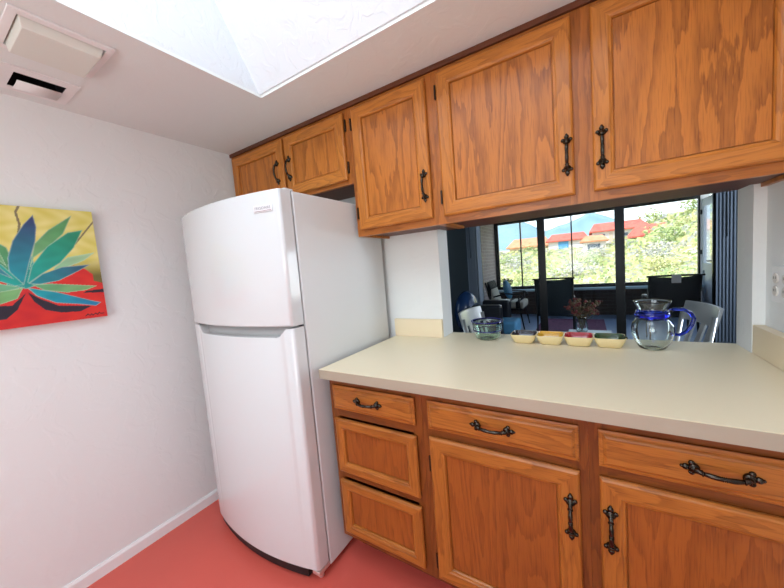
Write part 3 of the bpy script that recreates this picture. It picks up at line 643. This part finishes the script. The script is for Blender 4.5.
def paint(s_, h):
    n_ = .5+.5*math.sin(s_*61+h*23+2*math.sin(h*47))*math.sin(h*71-s_*19)
    redl = .165+.02*math.sin(s_*22)+(.035*math.sin((s_-.03)/.13*math.pi) if .03 < s_ < .16 else 0)-(.03 if s_ < .03 else 0)
    if h > redl+.02:
        c = lerp((.68, .60, .12), (.80, .72, .26), n_)
        if s_ < .14 and h < .27: c = lerp(c, (.16, .13, .03), max(0, min(1, (.27-h)/.08))*min(1, (.14-s_)/.05))
    else: c = lerp((.72, .03, .02), (.55, .015, .02), n_*.6+max(0, .4-abs(s_-.25)*3))
    if sdist((s_, h), [(.101, .292), (.048, .366), (.0, .434)]) < .003 or sdist((s_, h), [(.234, .355), (.224, .408), (.229, .455), (.218, .48)]) < .0035: c = (.22, .19, .10)
    for P in SHAD:
        if inpoly((s_, h), P): c = (.02, .015, .03)
    for P, tip, bs in LEAVES:
        if inpoly((s_, h), P):
            d = math.hypot(s_-.236, h-.165)/.27; e = edged((s_, h), P)
            c = lerp(bs, tip, min(1, d)); c = lerp(c, tuple(x*.75 for x in c), n_*.7)
            if e < .0040: c = lerp(c, (.62, .72, .55), .55*(1-e/.0040))
    if sdist((s_, h), SIG) < .0018: c = (.02, .01, .02)
    return c
PW, PH = .60, .480; nx, ny = 320, 256; y1p = -1.021; z0p = 1.192
me = bpy.data.meshes.new('painted_canvas'); vs = []; fs = []; cols = []
for j in range(ny+1):
    for i in range(nx+1):
        s_ = PW*(1-i/nx); h = PH*j/ny; vs.append((.032, -s_, h)); cols.append(paint(s_, h))
for j in range(ny):
    for i in range(nx): a = j*(nx+1)+i; fs.append((a, a+1, a+nx+2, a+nx+1))
# wrapped edges
bidx = [i for i in range(nx+1)]+[j*(nx+1)+nx for j in range(1, ny+1)]+[ny*(nx+1)+i for i in range(nx-1, -1, -1)]+[j*(nx+1) for j in range(ny-1, 0, -1)]
b0 = len(vs)
for k_ in bidx: vs.append((.002, vs[k_][1], vs[k_][2])); cols.append(cols[k_])
for k_ in range(len(bidx)): k2 = (k_+1) % len(bidx); fs.append((bidx[k_], bidx[k2], b0+k2, b0+k_))
me.from_pydata(vs, [], fs); me.update(); ca = me.color_attributes.new('Col', 'FLOAT_COLOR', 'POINT')
for i, c in enumerate(cols): ca.data[i].color = (*c, 1)
me.materials.append(m_paint)
po = thing('painting', (0.002, y1p-PW/2, z0p), 'unframed canvas of a blue and green agave on yellow and red, on the left wall', 'painting')
cv = bpy.data.objects.new('canvas', me); COL.objects.link(cv); cv.parent = po; cv.location = Vector((0, y1p, z0p))-Vector(po.location)
MB().slab((1, 2), (y1p-PW+.005, y1p-.005, z0p+.005, z0p+PH-.005), .002, .028, [(y1p-PW+.04, y1p-.04, z0p+.04, z0p+PH-.04)]).build('stretcher_frame', m_oakv, po)

# ceiling light
t = thing('ceiling_light', (.492, -1.174, H), 'square recessed ceiling light with a white trim and frosted lens, near the skylight', 'ceiling light')
MB().slab((0, 1), (.372, .612, -1.294, -1.057), H-.008, H-.0005, [(.396, .588, -1.273, -1.075)]).build('trim_ring', m_white, t, bevel=.002)
b = MB(); b.box(.397, .587, -1.272, -1.076, H+.070, H+.075); b.box(.397, .401, -1.272, -1.076, H, H+.07); b.box(.583, .587, -1.272, -1.076, H, H+.07); b.box(.401, .583, -1.272, -1.268, H, H+.07); b.box(.401, .583, -1.080, -1.076, H, H+.07); b.build('housing', plain('housing_grey', (.5, .53, .50), .5), t)
b = MB(); b.hexa([(.399, -1.264, H-.030), (.570, -1.264, H-.030), (.570, -1.086, H-.030), (.399, -1.086, H-.030), (.398, -1.271, H+.004), (.585, -1.271, H+.004), (.585, -1.078, H+.004), (.398, -1.078, H+.004)])
b.build('lens', m_lens, t, bevel=.003)
t = thing('air_vent', (.16, -1.17, H), 'white ceiling air vent with a dark slot and hinged flap, beside the square light', 'vent')
MB().slab((0, 1), (.062, .267, -1.290, -1.060), H-.004, H-.0005, [(.096, .222, -1.226, -1.090)]).build('flange', m_white, t, bevel=.001)
b = MB(); b.box(.094, .224, -1.243, -1.087, H+.080, H+.085); b.box(.093, .096, -1.243, -1.087, H, H+.08); b.box(.222, .225, -1.243, -1.087, H, H+.08); b.box(.096, .222, -1.243, -1.240, H, H+.08); b.box(.096, .222, -1.090, -1.087, H, H+.08); b.build('duct', m_black, t)
b = MB(); n = 8; vs = []
for i in range(n+1):
    a = i/n; x = .097+.086*a; z = H-.010-.020*math.sin(a*1.5)+.018*a; vs += [(x, -1.214, z), (x, -1.094, z), (x, -1.094, z+.0015), (x, -1.214, z+.0015)]
fs = []
for i in range(n):
    for k_ in range(4): fs.append((i*4+k_, i*4+(k_+1) % 4, i*4+4+(k_+1) % 4, i*4+4+k_))
b.add(vs, fs+[(0, 1, 2, 3), (n*4+3, n*4+2, n*4+1, n*4)], 0, True); b.build('flap', m_white, t)

# wall outlets
t = thing('wall_socket', (WR-.001, -.093, 1.10), 'white double wall socket plate on the right wall above the splashback', 'socket')
MB().box(WR-.006, WR-.001, -.172, -.056, 1.101, 1.215).build('plate', m_white, t, bevel=.002)
m_soc = plain('socket_cream', (.70, .66, .62), .4)
for yy in (-.085, -.143):
    for zz in (1.138, 1.178):
        b = MB(); b.lathe([(.0165, 0), (.0165, .003), (.014, .0035)], (0, 0, 0), 20, axis='x'); b.xf(Matrix.Translation((WR-.006, yy, zz)) @ Matrix.Rotation(math.pi, 4, 'Z')); sk = b.build('receptacle', m_soc, t)
        for dy2 in (-.005, .005): MB().box(WR-.0100, WR-.0090, yy+dy2-.0008, yy+dy2+.0008, zz-.002, zz+.006).build('slot', m_black, sk)

# ================================================ THINGS ON THE WORKTOP
ZC = .9119
def hollow(prof_out, thick, m_):  # closed lathe shell: outer profile up, inner profile down
    inner = [(max(.0005, r-thick), z) for r, z in prof_out]; inner[0] = (.0005, prof_out[0][1]+thick)
    if len(inner) > 1 and inner[1][1] < inner[0][1]: inner[1] = (inner[1][0], inner[0][1])
    return prof_out+list(reversed(inner))
t = thing('glass_bowl', (1.510, .018, ZC), 'small pale green glass bowl with blue rim, left on the worktop at the hatch', 'bowl')
po_ = [(.0005, 0), (.045, 0), (.056, .006), (.062, .020), (.064, .036), (.067, .044), (.070, .050), (.071, .058), (.0725, .078), (.077, .092)]
MB().lathe(hollow(po_, .004, 0), (1.510, .018, ZC+.0005), 40, closed=True).build('bowl_body', m_ggreen, t)
for r_, z_, nm in ((.0755, .092, 'rim'), (.0690, .047, 'blue_line')):
    MB().tube([(1.510+r_*math.cos(a), .018+r_*math.sin(a), ZC+z_) for a in [2*math.pi*i/40 for i in range(40)]], .0028, 8, closed=True).build(nm, plain('cobalt_'+nm, (.01, .015, .16), .15, coat=.5), t)
# pitcher
PX, PY = 2.156, -.012
t = thing('glass_jug', (PX, PY, ZC), 'clear round glass jug with a blue collar and blue handle, on the worktop at right', 'jug')
pp = [(.0005, 0), (.034, 0), (.042, .005), (.056, .028), (.066, .058), (.0675, .078), (.064, .098), (.053, .116), (.0435, .126), (.0405, .134), (.042, .148), (.048, .166), (.056, .182), (.059, .188)]
MB().lathe(hollow(pp, .0028, 0), (PX, PY, ZC+.0005), 44, closed=True).build('jug_body', m_glass, t)
MB().lathe([(.0515, .120), (.0460, .128), (.0435, .136), (.0450, .148), (.0500, .150), (.0540, .140), (.0550, .128)], (PX, PY, ZC), 40, closed=True).build('collar', m_gblue, t)
hd = [(PX+a*math.cos(.45), PY+a*math.sin(.45), ZC+z) for (a, z) in [(.049, .142), (.080, .150), (.112, .146), (.138, .132), (.148, .110), (.140, .084), (.122, .060), (.098, .048), (.078, .052), (.064, .060)]]
MB().tube(hd, [.008, .0070, .0065, .0062, .0062, .0062, .0062, .006, .006, .006], 12, flat=1.3).build('handle', m_gblue, t)
# four part dish
DY, DX, DS = -.006, 1.632, .110
t = thing('serving_dish', (DX+2*DS, DY, ZC), 'long cream dish of four square compartments glazed black, yellow, red and green', 'dish')
cols4 = [('black', (.012, .010, .018)), ('yellow', (.75, .42, .03)), ('red', (.42, .008, .02)), ('green', (.02, .065, .012))]
def sq(r_, h, cx, cy, rad, n=6):
    out = []
    for q_ in range(4):
        ax = (1, -1, -1, 1)[q_]; ay = (1, 1, -1, -1)[q_]
        for i in range(n):
            a = math.pi/2*q_+math.pi/2*i/(n-1); out.append((cx+ax*(r_-rad)+rad*math.cos(a), cy+ay*(r_-rad)*1.0+rad*math.sin(a), h))
    return out
for i, (cn, cc) in enumerate(cols4):
    cx = DX+DS*(i+.5)
    def loft(levels, mat, name, capA=True, capB=True, parent=t):
        b = MB(); vs = []; n = 24; fs = []
        for (r_, h) in levels: vs += sq(r_, ZC+h, cx, DY, min(.018, r_*.4))
        for k_ in range(len(levels)-1):
            for j in range(n): fs.append((k_*n+j, k_*n+(j+1) % n, (k_+1)*n+(j+1) % n, (k_+1)*n+j))
        if capA: fs.append(tuple(reversed(range(n))))
        if capB: fs.append(tuple((len(levels)-1)*n+j for j in range(n)))
        b.add(vs, fs, 0, True); return b.build(name, mat, parent)
    sh = loft([(.036, .0006), (.041, .004), (.050, .024), (.0550, .040), (.0550, .042), (.0520, .042), (.044, .018), (.038, .008)], m_ceramic, 'compartment')
    mg = plain('glaze_'+cn, cc, .15, coat=.5)
    gl = loft([(.0518, .0422), (.0475, .0290), (.0400, .0100), (.0360, .0085)], mg, 'glaze', capA=False)
    b = MB(); rn = random.Random(i+3); cdec = plain('brush_'+cn, [(.8, .75, .7), (.14, .05, .02), (.85, .6, .55), (.7, .6, .3)][i], .3)
    for k_ in range(5):
        a = rn.uniform(0, 6.28); p0 = Vector((cx+rn.uniform(-.018, .018), DY+rn.uniform(-.018, .018), ZC+.0098)); pts = [p0+Vector((math.cos(a+j*.5)*.006*j, math.sin(a+j*.5)*.006*j, 0)) for j in range(5)]
        b.tube(pts, [.0006, .0012, .0014, .001, .0005], 6)
    b.build('brush_mark', cdec, t)
b = MB()
for k_ in range(3): b.tube([(DX+4*DS-.012, DY-.03+.014*k_, ZC+.037), (DX+4*DS-.003, DY-.024+.014*k_, ZC+.043), (DX+4*DS+.004, DY-.016+.014*k_, ZC+.037)], .003, 8)
b.build('end_curl', plain('curl_dark', (.03, .05, .02), .2), t)

# ================================================ DINING ROOM THINGS
def navy_chair(loc, rot, label, h=.88):
    # chair faces local +y ; back at y=-.2
    t = thing('dining_chair', (0, 0, 0), label, 'chair', None)
    b = MB(); b.box(-.20, .20, -.19, .20, .43, .45); b.build('seat', m_alu, t, bevel=.012)
    n = 10; vs = []; fs = []
    for i in range(n+1):
        s_ = -1+2*i/n; x = s_*.205; y = -.27-.035*(1-s_*s_)
        vs += [(x, y+.028, h-.125), (x, y+.010, h-.125), (x, y-.022, h), (x, y-.002, h+.003)]
    for i in range(n):
        for k_ in range(4): fs.append((i*4+k_, i*4+(k_+1) % 4, i*4+4+(k_+1) % 4, i*4+4+k_))
    b = MB(); b.add(vs, fs+[(0, 1, 2, 3), (n*4+3, n*4+2, n*4+1, n*4)], 0, False); b.build('backrest', m_alu, t, bevel=.003)
    for x in (-.11, 0, .11):
        yb_ = -.262-.035*(1-(x/.205)**2)
        b = MB(); b.hexa([(x-.026, -.195, .45), (x+.026, -.195, .45), (x+.026, -.183, .45), (x-.026, -.183, .45), (x-.026, yb_-.002, h-.11), (x+.026, yb_-.002, h-.11), (x+.026, yb_+.010, h-.11), (x-.026, yb_+.010, h-.11)]); b.build('back_slat', m_alu, t)
    for sx_ in (-1, 1):
        MB().tube([(sx_*.20, -.25, 0), (sx_*.19, -.19, .43), (sx_*.195, -.255, h-.05)], .014, 8).build('leg', m_alu, t)
        MB().tube([(sx_*.20, .20, 0), (sx_*.185, .18, .43)], .014, 8).build('leg', m_alu, t)
    b = MB(); b.tube([(-.195, -.22, .2), (-.19, .19, .2)], .008, 6); b.tube([(.195, -.22, .2), (.19, .19, .2)], .008, 6); b.tube([(-.19, .19, .2), (.19, .19, .2)], .008, 6); b.build('stretcher', m_alu, t)
    t.location = loc; t.rotation_euler = (0, 0, rot); return t
navy_chair((2.30, 1.15, 0), math.radians(100), 'brushed aluminium slat-back chair seen beside the glass jug, right of the pale blue table', .91)
navy_chair((1.39, .95, 0), math.radians(264), 'brushed aluminium slat-back chair behind the small glass bowl, far left of the hatch', .91)
# table
t = thing('dining_table', (1.95, .81, 0), 'small pale blue topped table under the vase of dried flowers', 'table')
m_tt = plain('pale_tabletop', (.42, .58, .68), .3)
MB().box(1.82, 2.08, .55, 1.07, .722, .748).build('tabletop', m_tt, t, bevel=.003)
for x in (1.85, 2.05):
    for y in (.58, 1.04): MB().box(x-.018, x+.018, y-.018, y+.018, 0, .722).build('leg', m_frame, t)

# vase of dried flowers
VX, VY = 1.905, 1.0
t = thing('flower_vase', (VX, VY, .749), 'glass vase of dark red dried flowers on the pale blue table', 'vase')
MB().lathe(hollow([(.0005, 0), (.032, 0), (.038, .02), (.034, .06), (.026, .09), (.032, .105)], .003, 0), (VX, VY, .7495), 28, closed=True).build('vase', m_glass, t)
rn = random.Random(4); bs = MB(); bf = MB(); bl = MB()
for k_ in range(46):
    a = rn.uniform(0, 6.28); r_ = rn.uniform(.02, .125); hh = .145+rn.uniform(.0, .095)-r_*.25
    tip = Vector((VX+r_*math.cos(a), VY+r_*math.sin(a), .749+hh)); bs.tube([(VX, VY, .755), (VX+.3*r_*math.cos(a), VY+.3*r_*math.sin(a), .749+hh*.6), tip], .0012, 5)
    for j in range(5):
        p = tip+Vector((rn.uniform(-.012, .012), rn.uniform(-.012, .012), rn.uniform(-.012, .010))); (bf if rn.random() < .62 else bl).ball(p, rn.uniform(.004, .009), seg=6, rings=4)
bs.build('stem', plain('dry_stem', (.10, .07, .03), .8), t); tag(bf.build('blossom', plain('dry_red', (.16, .03, .03), .8), t), kind='stuff'); tag(bl.build('leaf', plain('dry_brown', (.13, .10, .05), .8), t), kind='stuff')
# dark armchair in the dining room
m_leather = plain('black_leather', (.012, .014, .02), .28); m_navy = plain('navy_leather', (.012, .04, .12), .22); m_denim = plain('blue_cushion', (.10, .33, .58), .7)
t = thing('armchair', (.80, 2.5, 0), 'black leather armchair with a rounded glossy back, behind the left aluminium chair', 'armchair')
b = MB(); b.box(.50, 1.10, 2.20, 2.80, .10, .38); b.build('seat_base', m_leather, t, bevel=.03)
b = MB(); b.box(.66, 1.22, 2.335, 2.665, .385, .55); b.build('seat_cushion', m_denim, t, bevel=.04, seg=3)
b = MB(); b.ball((.57, 2.50, .64), .29, 0, .48, 1.0, .98, 20, 12); b.build('backrest', m_navy, t)
for yy in (2.20, 2.68): MB().box(.72, 1.08, yy, yy+.12, .37, .765).build('armrest', m_leather, t, bevel=.03)
for x in (.56, 1.04):
    for y in (2.26, 2.74): MB().tube([(x, y, 0), (x, y, .11)], .018, 8).build('foot', m_frame, t)

# ================================================ PORCH THINGS
m_sling = plain('dark_teal_sling', (.008, .022, .030), .7); m_slingb = plain('black_sling', (.007, .009, .012), .7)
def patio_chair(x, y, zt_, wd, mat, label, tagged=False):
    t = thing('patio_chair', (x, y, 0), label, 'patio chair'); hw = wd/2
    b = MB(); vs = []; fs = []; n = 8
    for i in range(n+1):
        v = i/n; z = .38+(zt_-.38)*v; yy = y-.02-.16*v; dip = 0
        for k_ in range(7):
            s_ = -1+2*k_/6; vs.append((x+s_*(hw-.01), yy-.03*(1-s_*s_)*v+.0, z-.018*(1-s_*s_)*(1 if i == n else 0)))
    for i in range(n):
        for k_ in range(6): a = i*7+k_; fs.append((a, a+1, a+8, a+7))
    b.add(vs, fs, 0, True); o = b.build('backrest', mat, t); sd = o.modifiers.new('sol', 'SOLIDIFY'); sd.thickness = .012
    b = MB(); b.box(x-hw+.01, x+hw-.01, y-.02, y+.44, .40, .43); b.build('seat', mat, t, bevel=.01)
    for s_ in (-1, 1):
        xx = x+s_*hw
        MB().tube([(xx, y-.12, 0), (xx, y-.0, .38), (xx, y-.18, zt_+.005)], .013, 8).build('leg', m_frame, t)
        MB().tube([(xx, y+.44, 0), (xx, y+.42, .42), (xx, y+.36, .62)], .013, 8).build('leg', m_frame, t)
        MB().tube([(xx, y-.10, .63), (xx, y+.15, .65), (xx, y+.40, .62)], .016, 8).build('armrest', m_frame, t)
    MB().tube([(x-hw-.03, y-.18, zt_), (x, y-.21, zt_+.008), (x+hw+.03, y-.18, zt_)], .012, 8).build('top_rail', m_frame, t)
    if tagged: MB().box(x-.035, x+.050, y-.236, y-.205, zt_-.085, zt_+.018).build('label_tag', m_white, t, label='white paper tag folded over the top rail')
    return t
patio_chair(1.52, 3.78, .955, .49, m_sling, 'dark teal sling patio chair on the porch, behind the dried flowers')
patio_chair(2.87, 3.78, .925, .49, m_slingb, 'black sling patio chair with a white tag on its top rail, behind the jug', True)
# striped armchair on the porch
m_stripe, n_, l_, b_ = newmat('striped_cushion'); tcn = n_.new('ShaderNodeTexCoord'); wv = n_.new('ShaderNodeTexWave'); wv.bands_direction = 'X'; wv.inputs['Scale'].default_value = 1.9; l_.new(tcn.outputs['Object'], wv.inputs[0])
rpn = n_.new('ShaderNodeValToRGB'); rpn.color_ramp.interpolation = 'CONSTANT'; rpn.color_ramp.elements[0].color = (.03, .03, .03, 1); rpn.color_ramp.elements[1].position = .32; rpn.color_ramp.elements[1].color = (.72, .68, .58, 1)
l_.new(wv.outputs['Fac'], rpn.inputs[0]); l_.new(rpn.outputs[0], b_.inputs['Base Color']); b_.inputs['Roughness'].default_value = .85
AX, AY = .66, 4.75
t = thing('patio_armchair', (AX, AY, 0), 'metal porch armchair with cream and black cushions, beside the brick wall', 'armchair')
b = MB(); b.box(AX-.24, AX+.30, AY-.28, AY+.28, .38, .50); b.build('seat_cushion', m_stripe, t, bevel=.03, seg=3)
b = MB(); b.box(-.05, .05, -.27, .27, 0, .44); b.xf(Matrix.Translation((AX-.24, AY, .46)) @ Matrix.Rotation(-.28, 4, 'Y')); b.build('back_cushion', m_stripe, t, bevel=.03, seg=3)
for s_ in (-1, 1):
    yy = AY+s_*.30
    MB().tube([(AX-.22, yy, .60), (AX, yy, .66), (AX+.24, yy, .64), (AX+.30, yy, .58), (AX+.26, yy, .55)], .014, 8).build('armrest', m_frame, t)
    MB().tube([(AX+.30, yy, 0), (AX+.24, yy, .36), (AX+.22, yy, .63)], .013, 8).build('leg', m_frame, t)
    MB().tube([(AX-.30, yy, 0), (AX-.22, yy, .36), (AX-.36, yy, .88)], .013, 8).build('leg', m_frame, t)
b = MB(); b.box(AX-.28, AX+.28, AY-.29, AY+.29, .355, .378); b.build('seat_frame', m_frame, t)
b = MB(); b.ball((0, 0, 0), .185, 0, .35, 1, 1.0, 18, 10); b.xf(Matrix.Translation((AX+.0, AY-.10, .72)) @ Matrix.Rotation(-.25, 4, 'Y'))
b.build('throw_pillow', m_denim, label='blue pillow leaning on the striped porch armchair', cat='pillow')
# potted plant on the sill
t = thing('potted_plant', (.36, 6.08, .57), 'small bushy plant in a pot on the left end of the porch sill', 'plant')
MB().lathe([(.05, 0), (.075, .10), (.08, .105), (.07, .105), (.065, .09)], (.36, 6.08, .5705), 20).build('pot', plain('clay_pot', (.16, .09, .06), .8), t)
b = MB(); rn = random.Random(9)
for k_ in range(260):
    d = Vector((rn.gauss(0, 1), rn.gauss(0, 1), rn.gauss(0, 1)+.3)).normalized(); p = Vector((.36, 6.05, .745))+Vector((d.x*.15, d.y*.09, d.z*.10))*rn.uniform(.4, 1); a = d.cross(Vector((rn.gauss(0, 1), rn.gauss(0, 1), 1))).normalized(); s_ = .022
    b.add([p-a*s_*.5, p+d*s_, p+a*s_*.5, p-d*s_*.6], [(0, 1, 2, 3)])
b.build('foliage', plain('dark_foliage', (.09, .08, .06), .8), t, recalc=False)
# rug
MB().box(1.15, 2.20, 4.40, 5.55, .0005, .008).build('rug', mottled('purple_rug', [(.16, .05, .12), (.24, .08, .17), (.13, .05, .11)], 14), label='flat purple rug on the porch floor beyond the glass door', cat='rug')
